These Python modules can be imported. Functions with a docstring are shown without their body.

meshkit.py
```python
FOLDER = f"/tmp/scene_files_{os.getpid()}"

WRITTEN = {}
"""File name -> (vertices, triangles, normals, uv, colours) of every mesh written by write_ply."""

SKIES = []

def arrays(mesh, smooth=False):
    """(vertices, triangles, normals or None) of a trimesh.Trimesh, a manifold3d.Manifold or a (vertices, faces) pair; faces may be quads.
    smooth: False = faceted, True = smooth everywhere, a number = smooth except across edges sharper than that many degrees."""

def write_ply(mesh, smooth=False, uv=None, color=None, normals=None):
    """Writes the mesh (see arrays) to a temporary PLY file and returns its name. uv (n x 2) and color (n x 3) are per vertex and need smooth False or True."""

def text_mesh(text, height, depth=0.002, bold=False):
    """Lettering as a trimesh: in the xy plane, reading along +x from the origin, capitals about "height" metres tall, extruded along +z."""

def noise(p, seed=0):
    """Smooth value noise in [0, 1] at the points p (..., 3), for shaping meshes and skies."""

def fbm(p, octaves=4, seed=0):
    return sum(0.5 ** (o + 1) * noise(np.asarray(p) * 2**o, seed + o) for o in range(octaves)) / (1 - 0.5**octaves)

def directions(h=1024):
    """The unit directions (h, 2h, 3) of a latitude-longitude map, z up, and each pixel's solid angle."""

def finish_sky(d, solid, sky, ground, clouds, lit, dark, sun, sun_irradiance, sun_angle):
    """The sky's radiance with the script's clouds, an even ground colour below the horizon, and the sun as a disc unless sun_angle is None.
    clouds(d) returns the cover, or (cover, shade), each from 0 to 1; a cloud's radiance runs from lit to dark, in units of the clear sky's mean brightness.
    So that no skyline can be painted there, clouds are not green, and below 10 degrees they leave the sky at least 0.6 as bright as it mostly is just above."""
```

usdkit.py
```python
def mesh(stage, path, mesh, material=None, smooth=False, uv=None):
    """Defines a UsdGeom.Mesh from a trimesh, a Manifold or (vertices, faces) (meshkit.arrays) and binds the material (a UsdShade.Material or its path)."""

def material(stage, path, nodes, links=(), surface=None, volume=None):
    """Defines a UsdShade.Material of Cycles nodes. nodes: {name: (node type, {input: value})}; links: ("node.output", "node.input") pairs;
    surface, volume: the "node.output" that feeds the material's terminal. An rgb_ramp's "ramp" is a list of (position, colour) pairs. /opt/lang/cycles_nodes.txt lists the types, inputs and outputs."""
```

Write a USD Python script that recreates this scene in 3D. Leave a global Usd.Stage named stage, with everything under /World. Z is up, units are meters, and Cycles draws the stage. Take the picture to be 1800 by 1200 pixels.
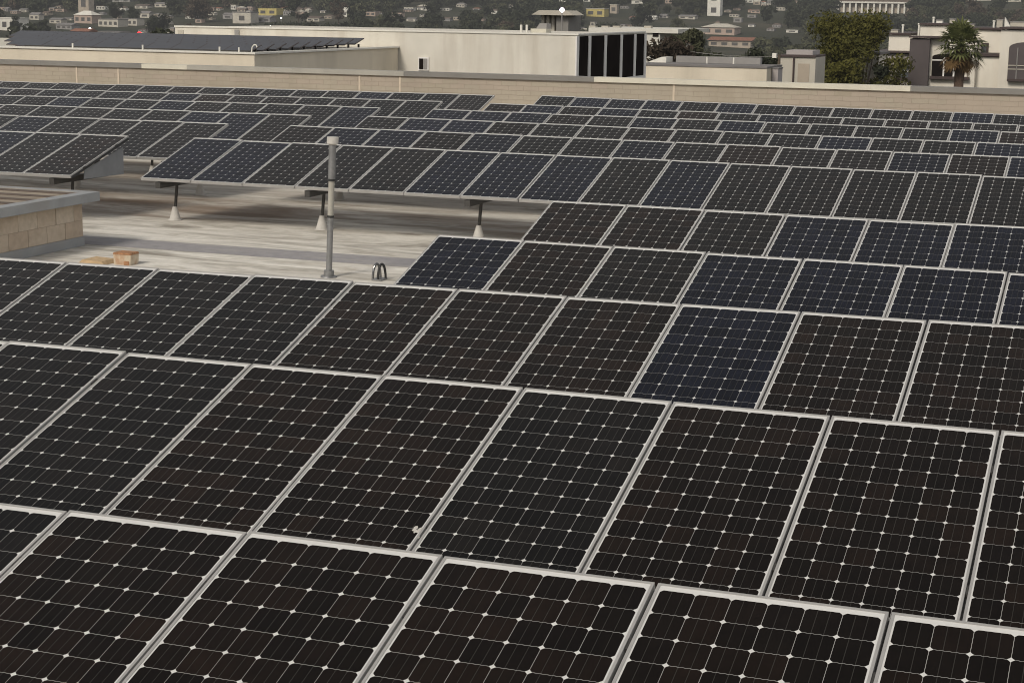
import math, random
import numpy as np, trimesh, usdkit, meshkit
from pxr import Usd, UsdGeom, UsdLux, UsdShade, Gf, Sdf, Vt

stage = Usd.Stage.CreateInMemory()
UsdGeom.SetStageUpAxis(stage, UsdGeom.Tokens.z)
UsdGeom.SetStageMetersPerUnit(stage, 1.0)
UsdGeom.Xform.Define(stage, '/World')
stage.SetDefaultPrim(stage.GetPrimAtPath('/World'))
UsdGeom.Scope.Define(stage, '/World/Looks')
rng = random.Random(7)
nrg = np.random.default_rng(11)

# ------------------------------------------------------------------ camera
CAM_H = 3.2
FPX = 3023.36                                  # focal length in pixels of a 1800 px wide picture
RR = np.array([[0.9365116, 0.35036445, 0.01381111],
               [0.08020513, -0.17570845, -0.98116955],
               [-0.3413402, 0.9199844, -0.19265403]])   # rows: right, down, forward (rooftop frame, z up)
cam = UsdGeom.Camera.Define(stage, '/World/camera')
cam.CreateHorizontalApertureAttr(36.0)
cam.CreateVerticalApertureAttr(36.0 * 682 / 1024)
cam.CreateFocalLengthAttr(36.0 * FPX / 1800)
cam.CreateClippingRangeAttr(Gf.Vec2f(0.1, 20000))
r_, u_, b_ = RR[0], -RR[1], -RR[2]
cam.AddTransformOp().Set(Gf.Matrix4d(*r_, 0, *u_, 0, *b_, 0, 0, 0, CAM_H, 1))
cam.CreateExposureAttr(0.72)

# ------------------------------------------------------------------ sky and sun (hazy overcast late afternoon)
SUN = np.array([-0.18, -0.76, 0.62]); SUN /= np.linalg.norm(SUN)
usdkit.material(stage, '/World/Looks/sky', {
    'sky': ('sky_texture', {'sky_type': 'single_scattering', 'sun_disc': False, 'sun_elevation': float(math.asin(SUN[2])),
                            'sun_rotation': float(math.atan2(SUN[0], SUN[1])), 'aerosol_density': 2.0}),
    'grey': ('hsv', {'saturation': 0.16, 'value': 0.9}),
    'tc': ('texture_coordinate', {}),
    'mp': ('mapping', {'scale': (1.0, 1.0, 3.0)}),
    'n': ('noise_texture', {'scale': 2.2, 'detail': 5.0, 'roughness': 0.55}),
    'rmp': ('rgb_ramp', {'ramp': [(0.3, (0.78, 0.77, 0.77)), (0.7, (1.12, 1.08, 1.02))]}),
    'mul': ('mix', {'mix_type': 'multiply', 'fac': 1.0}),
    'bg': ('background_shader', {'strength': 0.085})},
    [('sky.color', 'grey.color'), ('tc.generated', 'mp.vector'), ('mp.vector', 'n.vector'), ('n.fac', 'rmp.fac'),
     ('grey.color', 'mul.color1'), ('rmp.color', 'mul.color2'), ('mul.color', 'bg.color')], surface='bg.background')
dome = UsdLux.DomeLight.Define(stage, '/World/sky')
UsdShade.MaterialBindingAPI.Apply(dome.GetPrim()).Bind(UsdShade.Material.Get(stage, '/World/Looks/sky'))
dome.GetPrim().SetCustomDataByKey('kind', 'structure')
sun = UsdLux.DistantLight.Define(stage, '/World/sun')
sun.CreateIntensityAttr(0.35); sun.CreateAngleAttr(14.0); sun.CreateNormalizeAttr(True)
sun.CreateColorAttr(Gf.Vec3f(1.0, 0.92, 0.80))
zz = SUN; xx = np.cross([0, 0, 1.0], zz); xx /= np.linalg.norm(xx); yy = np.cross(zz, xx)
sun.AddTransformOp().Set(Gf.Matrix4d(*xx, 0, *yy, 0, *zz, 0, 0, 0, 60, 1))

# ------------------------------------------------------------------ helpers
def ray(px, py):
    w = RR.T @ np.array([(px - 900) / FPX, (py - 600) / FPX, 1.0])
    return w
def at_y(px, py, y):
    w = ray(px, py); return np.array([0, 0, CAM_H]) + w * (y / w[1])
def at_z(px, py, z=0.0):
    w = ray(px, py); return np.array([0, 0, CAM_H]) + w * ((z - CAM_H) / w[2])
def at_x(px, py, x):
    w = ray(px, py); return np.array([0, 0, CAM_H]) + w * (x / w[0])
def project(p):
    c = RR @ (np.asarray(p, float) - [0, 0, CAM_H]); return np.array([900 + FPX * c[0] / c[2], 600 + FPX * c[1] / c[2]])

_used = {}
def fresh(parent, name):
    k = (parent, name); n = _used.get(k, -1) + 1; _used[k] = n
    return f'{parent}/{name}' + (f'_{n:03d}' if n else '')
_loc = {}
def data(p, label=None, cat=None, group=None, kind=None):
    for k, v in (('label', label), ('category', cat), ('group', group), ('kind', kind)):
        if v: p.SetCustomDataByKey(k, v)
def thing(name, label, cat, loc=(0, 0, 0), group=None, kind=None):
    path = fresh('/World', name)
    x = UsdGeom.Xform.Define(stage, path); x.AddTranslateOp().Set(Gf.Vec3d(*map(float, loc)))
    _loc[path] = np.array(loc, float); data(x.GetPrim(), label, cat, group, kind)
    return path
class MB:
    """collects shapes of one mesh"""
    def __init__(s): s.v, s.f, s.n = [], [], 0
    def add(s, v, f):
        v = np.asarray(v, float); f = np.asarray(f, int)
        if f.shape[1] == 4: f = np.vstack([f[:, [0, 1, 2]], f[:, [0, 2, 3]]])
        s.v.append(v); s.f.append(f + s.n); s.n += len(v); return s
    def box(s, x0, x1, y0, y1, z0, z1, M=None):
        v = np.array([[x, y, z] for z in (z0, z1) for y in (y0, y1) for x in (x0, x1)], float)
        if M is not None: v = M(v)
        return s.add(v, [[0, 2, 3, 1], [4, 5, 7, 6], [0, 1, 5, 4], [2, 6, 7, 3], [0, 4, 6, 2], [1, 3, 7, 5]])
    def cyl(s, p0, p1, r0, r1=None, n=12, caps=True):
        r1 = r0 if r1 is None else r1
        p0, p1 = np.asarray(p0, float), np.asarray(p1, float); t = p1 - p0; t /= np.linalg.norm(t)
        a = np.cross(t, [0, 0, 1.0] if abs(t[2]) < .9 else [1.0, 0, 0]); a /= np.linalg.norm(a); b = np.cross(t, a)
        an = np.arange(n) * 2 * math.pi / n; c = np.cos(an)[:, None] * a + np.sin(an)[:, None] * b
        v = np.vstack([p0 + r0 * c, p1 + r1 * c, [p0, p1]]); i = np.arange(n); j = (i + 1) % n
        f = np.vstack([np.c_[i, j, j + n], np.c_[i, j + n, i + n]])
        if caps: f = np.vstack([f, np.c_[j, i, 0 * i + 2 * n], np.c_[i + n, j + n, 0 * i + 2 * n + 1]])
        return s.add(v, f)
    def tube(s, pts, r, n=8):
        for a, b in zip(pts[:-1], pts[1:]): s.cyl(a, b, r, r, n)
        return s
    def prism(s, poly, axis, a, b):
        """extrudes a convex-ish polygon of 2D points along an axis ('x','y','z')"""
        from shapely.geometry import Polygon
        P = Polygon(poly)
        m = trimesh.creation.extrude_polygon(P, b - a, engine='earcut'); v = np.array(m.vertices); v[:, 2] += a
        if axis == 'y': v = np.c_[v[:, 0], v[:, 2], v[:, 1]]; f = np.array(m.faces)[:, ::-1]
        elif axis == 'x': v = np.c_[v[:, 2], v[:, 0], v[:, 1]]; f = np.array(m.faces)
        else: f = np.array(m.faces)
        return s.add(v, f)
    def arrays(s): return np.vstack(s.v), np.vstack(s.f)
    def build(s, name, mat, parent='/World', label=None, cat=None, group=None, kind=None, smooth=False):
        path = fresh(parent, name); v, f = s.arrays()
        loc = _loc.get(parent, _loc.get(parent.rsplit('/', 1)[0], np.zeros(3)))
        usdkit.mesh(stage, path, (v - loc, f), MAT[mat], smooth=smooth)
        _loc[path] = loc
        data(stage.GetPrimAtPath(path), label, cat, group, kind)
        return path

# ------------------------------------------------------------------ materials
MAT = {}
def mat(name, nodes, links=(), surface='p.BSDF'):
    MAT[name] = usdkit.material(stage, f'/World/Looks/{name}', nodes, links, surface=surface)
def plain(name, c, rough=.6, metal=0., var=.12, scale=3., bump=0., spec=.5, dirt=None):
    """a base colour with uneven tone and optional dirt of its own"""
    lo = tuple(x * (1 - var) for x in c); hi = tuple(min(1, x * (1 + var)) for x in c)
    n = {'g': ('geometry', {}), 'n': ('noise_texture', {'scale': scale, 'detail': 6.0, 'roughness': .62}),
         'r': ('rgb_ramp', {'ramp': [(.3, lo), (.7, hi)]}),
         'p': ('principled_bsdf', {'roughness': rough, 'metallic': metal, 'specular_ior_level': spec})}
    l = [('g.position', 'n.vector'), ('n.fac', 'r.fac')]
    if dirt:
        n['mp'] = ('mapping', {'scale': dirt[1]})
        n['n2'] = ('noise_texture', {'scale': 1.0, 'detail': 5.0, 'roughness': .6})
        n['r2'] = ('rgb_ramp', {'ramp': [(.48, (0, 0, 0)), (.7, (dirt[2],) * 3)]})
        n['mx'] = ('mix', {'color2': dirt[0]})
        l += [('g.position', 'mp.vector'), ('mp.vector', 'n2.vector'), ('n2.fac', 'r2.fac'), ('r2.color', 'mx.fac'), ('r.color', 'mx.color1'), ('mx.color', 'p.base_color')]
    else: l += [('r.color', 'p.base_color')]
    if bump:
        n['b'] = ('bump', {'strength': bump, 'distance': .01}); l += [('n.fac', 'b.height'), ('b.normal', 'p.normal')]
    mat(name, n, l)
def cellmat(name, base, warm):
    """monocrystalline cell under glass: silvery busbars, faint fingers, tone that differs from cell to cell"""
    mat(name, {
        'tc': ('texture_coordinate', {}), 'sx': ('separate_xyz', {}),
        'm3': ('math', {'math_type': 'multiply', 'value2': 3.0}), 'fr': ('math', {'math_type': 'fraction'}),
        'c': ('math', {'math_type': 'subtract', 'value2': .5}), 'ab': ('math', {'math_type': 'absolute'}),
        'gt': ('math', {'math_type': 'greater_than', 'value2': .474}),
        'oi': ('object_info', {}), 'rv': ('rgb_ramp', {'ramp': [(0, tuple(x * .7 for x in base)), (.5, base), (1, warm)]}),
        'wn': ('geometry', {}), 'ns': ('noise_texture', {'scale': 9.0, 'detail': 3.0}), 'rn': ('rgb_ramp', {'ramp': [(.3, (.8, .8, .8)), (.7, (1.25, 1.25, 1.25))]}),
        'mu': ('mix', {'mix_type': 'multiply', 'fac': 1.0}),
        'mx': ('mix', {'color2': (.034, .032, .029)}),
        'p': ('principled_bsdf', {'roughness': .12, 'ior': 1.5, 'specular_ior_level': CELL_SPEC})},
        [('tc.UV', 'sx.vector'), ('sx.x', 'm3.value1'), ('m3.value', 'fr.value1'), ('fr.value', 'c.value1'), ('c.value', 'ab.value1'), ('ab.value', 'gt.value1'),
         ('oi.random', 'rv.fac'), ('wn.position', 'ns.vector'), ('ns.fac', 'rn.fac'), ('rv.color', 'mu.color1'), ('rn.color', 'mu.color2'),
         ('mu.color', 'mx.color1'), ('gt.value', 'mx.fac'), ('mx.color', 'p.base_color')])
CELL_SPEC = 0.125
cellmat('cell_brown', (.0050, .0036, .0028), (.0095, .0058, .0040))
cellmat('cell_charcoal', (.0052, .0048, .0046), (.0080, .0068, .0060))
cellmat('cell_navy', (.0042, .0050, .0088), (.0052, .0064, .0120))
plain('backsheet', (.58, .575, .56), .35, var=.05, spec=.3)
plain('anodised', (.41, .40, .385), .42, metal=.35, var=.08, scale=6)
plain('steel_dark', (.055, .052, .048), .5, metal=.3, var=.25, scale=10)
plain('galvanised', (.23, .23, .23), .45, metal=.5, var=.18, scale=14)
plain('rail_metal', (.34, .33, .32), .45, metal=.4, var=.12)
plain('cone_white', (.48, .46, .425), .7, var=.1, scale=12, bump=.2)
plain('deflector', (.24, .25, .26), .5, metal=.3, var=.12, scale=5)
plain('walk_strip', (.27, .26, .265), .85, var=.14, scale=7, bump=.3, dirt=((.36, .34, .31), (.6, 3, 1), .6))
plain('hut_coping', (.29, .30, .305), .45, metal=.2, var=.12, scale=4, dirt=((.22, .2, .18), (2, 2, 2), .5))
plain('block_tan', (.50, .415, .32), .9, var=.1, scale=9, bump=.6, dirt=((.33, .24, .17), (2, 2, 5), .5))
plain('block_pale', (.52, .44, .345), .9, var=.15, scale=9, bump=.6)
plain('block_dark', (.46, .37, .28), .9, var=.12, scale=9, bump=.6)
plain('hut_roof', (.30, .25, .19), .8, var=.25, scale=5, dirt=((.15, .12, .09), (1, 6, 1), .7))
plain('parapet_block', (.345, .302, .240), .92, var=.10, scale=.8, bump=.5, dirt=((.29, .25, .19), (.9, .9, .25), .6))
plain('parapet_pinkish', (.350, .297, .240), .92, var=.10, scale=.8, bump=.5)
plain('mortar', (.27, .23, .18), .95, var=.1)
plain('coping_grey', (.18, .172, .158), .6, var=.12, scale=2, dirt=((.18, .17, .15), (.5, 2, 2), .6))
plain('coping_mid', (.33, .315, .275), .6, var=.1, scale=2)
plain('coping_cream', (.55, .52, .43), .6, var=.08, scale=2)
plain('stucco_cream', (.62, .555, .445), .92, var=.07, scale=.5, bump=.2, dirt=((.42, .37, .29), (.6, .6, .12), .55))
plain('stucco_warm', (.60, .57, .50), .92, var=.09, scale=.6, dirt=((.42, .375, .31), (.9, .9, .10), .75))
plain('white_trim', (.64, .62, .56), .6, var=.06)
plain('far_window', (.07, .065, .06), .6, var=.3, scale=.5)
plain('window_dark', (.014, .011, .010), .4, var=.4, scale=.8, spec=0.)
plain('far_cell', (.020, .021, .026), .3, var=.3, scale=1.5, spec=.5)
plain('glass_grey', (.09, .10, .11), .12, var=.3, scale=2)
plain('mullion', (.68, .66, .63), .5, var=.06)
plain('apartment_white', (.66, .62, .54), .9, var=.06, scale=.4, dirt=((.45, .41, .34), (.5, .5, .12), .5))
plain('apartment_mauve', (.34, .31, .30), .9, var=.08, scale=.5)
plain('apartment_dark', (.075, .062, .062), .8, var=.12, scale=1)
plain('trim_maroon', (.045, .028, .026), .6, var=.15)
plain('asphalt', (.05, .05, .05), .9, var=.2, scale=.3)
plain('far_tan', (.34, .29, .23), .9, var=.15, scale=.4)
plain('far_white', (.58, .56, .50), .9, var=.1, scale=.4)
plain('far_pale', (.42, .39, .33), .9, var=.12, scale=.4)
plain('far_grey', (.24, .23, .22), .9, var=.15, scale=.4)
plain('far_yellow', (.42, .35, .13), .9, var=.1, scale=.4)
plain('far_pink', (.36, .28, .23), .9, var=.1, scale=.4)
plain('roof_terracotta', (.20, .085, .05), .9, var=.25, scale=.8)
plain('roof_brown', (.10, .075, .06), .9, var=.25, scale=.8)
plain('roof_grey', (.16, .15, .145), .9, var=.2, scale=.8)
plain('rust', (.33, .17, .085), .9, var=.45, scale=25, bump=.6)
plain('painted_tin', (.50, .42, .31), .6, var=.15, scale=14, dirt=((.34, .17, .08), (9, 9, 5), .8))
plain('tan_flat', (.46, .33, .19), .8, var=.25, scale=14)
plain('chrome', (.28, .28, .28), .2, metal=.95, var=.1, scale=20)
plain('black_rubber', (.02, .02, .02), .6, var=.2)
plain('bark', (.09, .07, .05), .95, var=.3, scale=6, bump=.8)
plain('palm_trunk', (.10, .065, .045), .95, var=.35, scale=8, bump=.8)
def leaf(name, a, b, scale=.7):
    mat(name, {'g': ('geometry', {}), 'n': ('noise_texture', {'scale': scale, 'detail': 3.0}), 'oi': ('object_info', {}),
               'ad': ('math', {'math_type': 'multiply_add', 'value2': .25, 'value3': -.125}), 'ad2': ('math', {'math_type': 'add'}),
               'r': ('rgb_ramp', {'ramp': [(.3, a), (.7, b)]}),
               'd': ('principled_bsdf', {'roughness': .7, 'specular_ior_level': .2}), 't': ('translucent_bsdf', {}), 'm': ('mix_closure', {'fac': .25})},
        [('g.position', 'n.vector'), ('oi.random', 'ad.value1'), ('n.fac', 'ad2.value1'), ('ad.value', 'ad2.value2'), ('ad2.value', 'r.fac'), ('r.color', 'd.base_color'), ('r.color', 't.color'), ('d.BSDF', 'm.closure1'), ('t.BSDF', 'm.closure2')], 'm.closure')
leaf('leaf_green', (.032, .034, .008), (.112, .106, .024))
leaf('leaf_dark', (.018, .022, .013), (.046, .052, .030), .3)
leaf('leaf_olive', (.040, .044, .024), (.090, .092, .050), .3)
leaf('leaf_brown', (.055, .042, .030), (.11, .085, .06), .3)
leaf('leaf_palm', (.040, .052, .016), (.15, .16, .06), 2.)
leaf('leaf_dead', (.10, .06, .025), (.19, .12, .05), 2.)
mat('roof_coating', {                             # white elastomeric roof: streaked by water, brown dirt where it ponds
    'g': ('geometry', {}),
    'm1': ('mapping', {'scale': (.38, 1.75, 1)}), 'm4': ('mapping', {'scale': (.28, 2.1, 1), 'location': (7, 3, 1)}), 'n4': ('noise_texture', {'scale': 1.0, 'detail': 5.0, 'roughness': .6, 'distortion': .8}),
    'r4': ('rgb_ramp', {'ramp': [(.47, (1, 1, 1)), (.493, (.62, .59, .54)), (.505, (.62, .59, .54)), (.53, (1, 1, 1))]}), 'mu4': ('mix', {'mix_type': 'multiply', 'fac': .6}), 'n1': ('noise_texture', {'scale': 1.0, 'detail': 7.0, 'roughness': .66, 'distortion': 1.6}),
    'r1': ('rgb_ramp', {'ramp': [(.30, (.30, .275, .235)), (.40, (.46, .435, .385)), (.48, (.61, .58, .52)), (.58, (.72, .69, .625)), (.8, (.78, .755, .69))]}),
    'm2': ('mapping', {'scale': (.16, .85, 1), 'location': (3.1, 1.7, 0)}), 'n2': ('noise_texture', {'scale': 1.0, 'detail': 6.0, 'roughness': .6, 'distortion': .8}),
    'r2': ('rgb_ramp', {'ramp': [(.40, (0, 0, 0)), (.50, (.6, .6, .6)), (.62, (.95, .95, .95))]}),
    'sy': ('separate_xyz', {}), 'band': ('rgb_ramp', {'ramp': [(0, (.10, .10, .10)), (.44, (.16, .16, .16)), (.49, (1, 1, 1)), (.60, (1, 1, 1)), (.66, (.5, .5, .5)), (1, (.8, .8, .8))]}),
    'mr': ('map_range', {'from_min': 15.0, 'from_max': 30.0}), 'mm': ('mix', {'mix_type': 'multiply', 'fac': 1.0}),
    'mx': ('mix', {'color2': (.17, .115, .073)}),
    'n3': ('noise_texture', {'scale': 5.0, 'detail': 8.0, 'roughness': .7}), 'r3': ('rgb_ramp', {'ramp': [(.3, (.86, .86, .86)), (.7, (1.08, 1.08, 1.08))]}),
    'mu': ('mix', {'mix_type': 'multiply', 'fac': 1.0}), 'b': ('bump', {'strength': .35, 'distance': .01}),
    'p': ('principled_bsdf', {'roughness': .75, 'specular_ior_level': .3})},
    [('g.position', 'm1.vector'), ('m1.vector', 'n1.vector'), ('n1.fac', 'r1.fac'), ('g.position', 'm2.vector'), ('m2.vector', 'n2.vector'), ('n2.fac', 'r2.fac'),
     ('g.position', 'sy.vector'), ('sy.y', 'mr.value'), ('mr.result', 'band.fac'), ('r2.color', 'mm.color1'), ('band.color', 'mm.color2'),
     ('mm.color', 'mx.fac'), ('r1.color', 'mx.color1'), ('g.position', 'n3.vector'), ('n3.fac', 'r3.fac'), ('g.position', 'm4.vector'), ('m4.vector', 'n4.vector'), ('n4.fac', 'r4.fac'), ('mx.color', 'mu4.color1'), ('r4.color', 'mu4.color2'), ('mu4.color', 'mu.color1'), ('r3.color', 'mu.color2'),
     ('mu.color', 'p.base_color'), ('n3.fac', 'b.height'), ('b.normal', 'p.normal')])
mat('land', {'g': ('geometry', {}), 'n': ('noise_texture', {'scale': .012, 'detail': 6.0}), 'r': ('rgb_ramp', {'ramp': [(.35, (.030, .034, .022)), (.6, (.045, .045, .030)), (.75, (.08, .07, .05))]}),
             'p': ('principled_bsdf', {'roughness': 1.0, 'specular_ior_level': .1})}, [('g.position', 'n.vector'), ('n.fac', 'r.fac'), ('r.color', 'p.base_color')])
def lamp(name, c, s): mat(name, {'e': ('emission', {'color': c, 'strength': s})}, surface='e.emission')
lamp('lamp_white', (1, .93, .85), 2.2); lamp('lamp_pink', (1, .82, .95), 2.5); lamp('lamp_red', (1, .04, .05), 1.2)

# ------------------------------------------------------------------ ground and terrain (one sheet to the horizon)
def land_h(x, y):
    d = np.hypot(np.asarray(x, float), np.asarray(y, float))
    h = np.interp(d, [0, 120, 300, 450, 800, 1100, 1400, 1900, 2600, 3600, 4200], [-12, -12, -16, -19, -16, -2, 18, 75, 180, 330, 380])
    n = meshkit.fbm(np.stack([np.asarray(x) / 260., np.asarray(y) / 260., 0 * np.asarray(x)], -1), 4, 3) - .5
    return h + n * np.interp(d, [0, 500, 900, 2000, 3600], [0, 0, 9, 60, 130])
rad = np.concatenate([[0, 60, 120, 200, 300, 400, 500], np.arange(560, 2000, 24), np.arange(2000, 3700, 70), [3950, 4200]]).astype(float)
ang = np.radians(np.concatenate([np.arange(40, 150, .8), np.arange(150, 401, 8)]))[:-1]
ang = np.unique(np.round(ang, 6)); NA = len(ang)
X = rad[:, None] * np.cos(ang); Y = rad[:, None] * np.sin(ang); Z = land_h(X, Y)
i, j = np.meshgrid(np.arange(len(rad) - 1), np.arange(NA), indexing='ij'); j2 = (j + 1) % NA
q = np.stack([i * NA + j, (i + 1) * NA + j, (i + 1) * NA + j2, i * NA + j2], -1).reshape(-1, 4)
MB().add(np.stack([X, Y, Z], -1).reshape(-1, 3), q).build('ground', 'land', kind='structure', smooth=True)
def on_land(px, py):
    """where the line of sight through a spot of the far townscape meets the terrain"""
    w = ray(px, py); w = w / math.hypot(w[0], w[1])
    d = np.arange(300., 3600., 4.); p = np.array([0, 0, CAM_H]) + w * d[:, None]
    below = np.nonzero(p[:, 2] < land_h(p[:, 0], p[:, 1]))[0]
    k = below[0] if len(below) else len(d) - 1
    return p[k], d[k]

# ------------------------------------------------------------------ the rooftop
MB().box(-62, 26, -14, 41.3, -12.5, 0).build('flat_roof', 'roof_coating', kind='structure')
MB().box(-13.6, -4.0, 19.16, 19.84, .002, .006).build('roof_walkway', 'walk_strip', kind='structure')

# ------------------------------------------------------------------ solar panels
TILT = math.radians(17.02); PW, PITCH, DEPTH = .818, .830, .042
PL = 1.605
NC, NR, CP, CS = 6, 12, .1303, .1291
def cell_poly(cy):
    """pseudo-square wafer outline: a square whose corners are cut back, the cuts slightly rounded"""
    hx = CS / 2; hy = (cy - .0017) / 2; k = .0124; p = []
    for sx, sy in ((1, 1), (-1, 1), (-1, -1), (1, -1)):
        e = [(hx, hy - k), (hx - k * .44, hy - k * .44), (hx - k, hy)]
        if sx * sy < 0: e = e[::-1]
        p += [(sx * x, sy * y) for x, y in e]
    return np.array(p)
def cell_mesh(c, cy, sides=True):
    p = cell_poly(cy); m = len(p); zt = -.0026; zb = -.0030
    v = [np.c_[p + c, np.full(m, zt)]]; f = [[0, k, k + 1] for k in range(1, m - 1)]
    if sides:
        v.append(np.c_[p + c, np.full(m, zb)])
        for k in range(m): k2 = (k + 1) % m; f += [[k, k + m, k2 + m], [k, k2 + m, k2]]
    uv = (p / CS + .5); uv = np.vstack([uv] * (2 if sides else 1))
    return np.vstack(v), np.array(f), uv
LENGTH = {'long': (1.715, .1373), 'near': (1.605, .1288), 'far': (1.605, .1288)}   # module length and cell pitch along it
def fill_panel(path, tone, size):
    m = MB(); lip = .011; h = PW / 2; PL, cy = LENGTH[size]; near = size != 'far'
    cell_c = [((k - 2.5) * CP, PL - .036 - (r + .5) * cy) for r in range(NR) for k in range(NC)]
    m.box(-h, h, 0, lip, -DEPTH, 0); m.box(-h, h, PL - lip, PL, -DEPTH, 0)
    m.box(-h, -h + lip, lip, PL - lip, -DEPTH, 0); m.box(h - lip, h, lip, PL - lip, -DEPTH, 0)
    m.build('frame', 'anodised', path)
    MB().box(-h + lip, h - lip, lip, PL - lip, -.009, -.0030).build('backsheet', 'backsheet', path)
    if near:
        MB().box(h + .001, h + .011, .02, PL - .02, -DEPTH - .012, -.022).build('edge_channel', 'black_rubber', path)
        for y in (.36, PL - .36):
            MB().box(h + .001, h + .011, y - .03, y + .03, -.0215, -.004).build('mounting_clamp', 'steel_dark', path)
        for c in cell_c:
            v, f, uv = cell_mesh(np.array(c), cy); cp = fresh(path, 'cell')
            usdkit.mesh(stage, cp, (v, f), MAT['cell_' + tone], uv=uv)
    else:
        V, F, U, n = [], [], [], 0
        for c in cell_c:
            v, f, uv = cell_mesh(np.array(c), cy, False); V.append(v); F.append(f + n); U.append(uv); n += len(v)
        cp = fresh(path, 'cell_grid')
        usdkit.mesh(stage, cp, (np.vstack(V), np.vstack(F)), MAT['cell_' + tone], uv=np.vstack(U)); data(stage.GetPrimAtPath(cp), kind='stuff')

# rows: x, y, z of the top seam of index 0, sideways rise, first and last panel, side of the aisle
H = CAM_H
ROWS = [
 ('A', -4.041, 5.715, H - 2.052, .0084, -3, 6, 'the frontmost row', 0),
 ('B', -6.410, 8.531, H - 2.051, .0046, -4, 9, 'the second row from the front', 0),
 ('C', -7.943, 11.340, H - 2.045, .0075, -3, 10, 'the third row from the front', 0),
 ('D', -6.010, 14.238, H - 2.059, -.0013, 0, 8, 'the short fourth row', 0),
 ('E', -5.913, 17.098, H - 2.038, -.0005, 0, 8, 'the short fifth row', 0),
 ('F', -13.676, 22.889, H - 2.066, -.0015, 0, 17, 'the sixth row', 1),
 ('G', -13.567, 25.769, H - 2.040, -.0020, 0, 17, 'the seventh row', 1),
 ('H', -13.485, 28.632, H - 2.043, -.0036, 0, 17, 'the eighth row', 1),
 ('I', -13.351, 31.330, H - 2.049, -.0023, 0, 17, 'the ninth row', 1),
 ('J', -13.261, 34.215, H - 2.073, -.0051, 0, 17, 'the tenth row', 1),
 ('K', -13.135, 37.108, H - 2.037, -.0066, 0, 16, 'the farthest row', 1),
 ('F', -14.541, 22.432, 1.161, .004, -6, -1, 'the sixth row', -1),
 ('G', -14.505, 25.374, 1.172, .003, -8, -1, 'the seventh row', -1),
 ('H', -14.382, 28.162, 1.160, .003, -11, -1, 'the eighth row', -1),
 ('I', -14.341, 31.051, 1.161, .004, -13, -1, 'the ninth row', -1),
 ('J', -14.201, 33.873, 1.152, .004, -16, -1, 'the tenth row', -1),
 ('K', -14.074, 36.603, 1.168, .005, -18, -1, 'the farthest row', -1)]
TONES = {'A': dict(zip(range(-3, 7), 'bbcbbbbbbb')), 'B': dict(zip(range(-4, 10), 'ccccccbbcbbbbb')), 'C': dict(zip(range(-3, 11), 'ccccccbbbnbbbb')),
         'D': dict(zip(range(0, 9), 'nbcnnnnnc')), 'E': dict(zip(range(0, 9), 'bbcnnnncb')), 'F': dict(zip(range(0, 18), 'nncccnnncncccccccc'))}
NAME = {'b': 'brown', 'c': 'charcoal', 'n': 'navy'}
WORD = {'b': 'brown-black', 'c': 'charcoal', 'n': 'navy blue'}
ORD = ['first', 'second', 'third', 'fourth', 'fifth', 'sixth', 'seventh', 'eighth', 'ninth', 'tenth', 'eleventh', 'twelfth', 'thirteenth', 'fourteenth',
       'fifteenth', 'sixteenth', 'seventeenth', 'eighteenth', 'nineteenth', 'twentieth']
source = {}
ey0 = np.array([0, math.cos(TILT), math.sin(TILT)])
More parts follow.
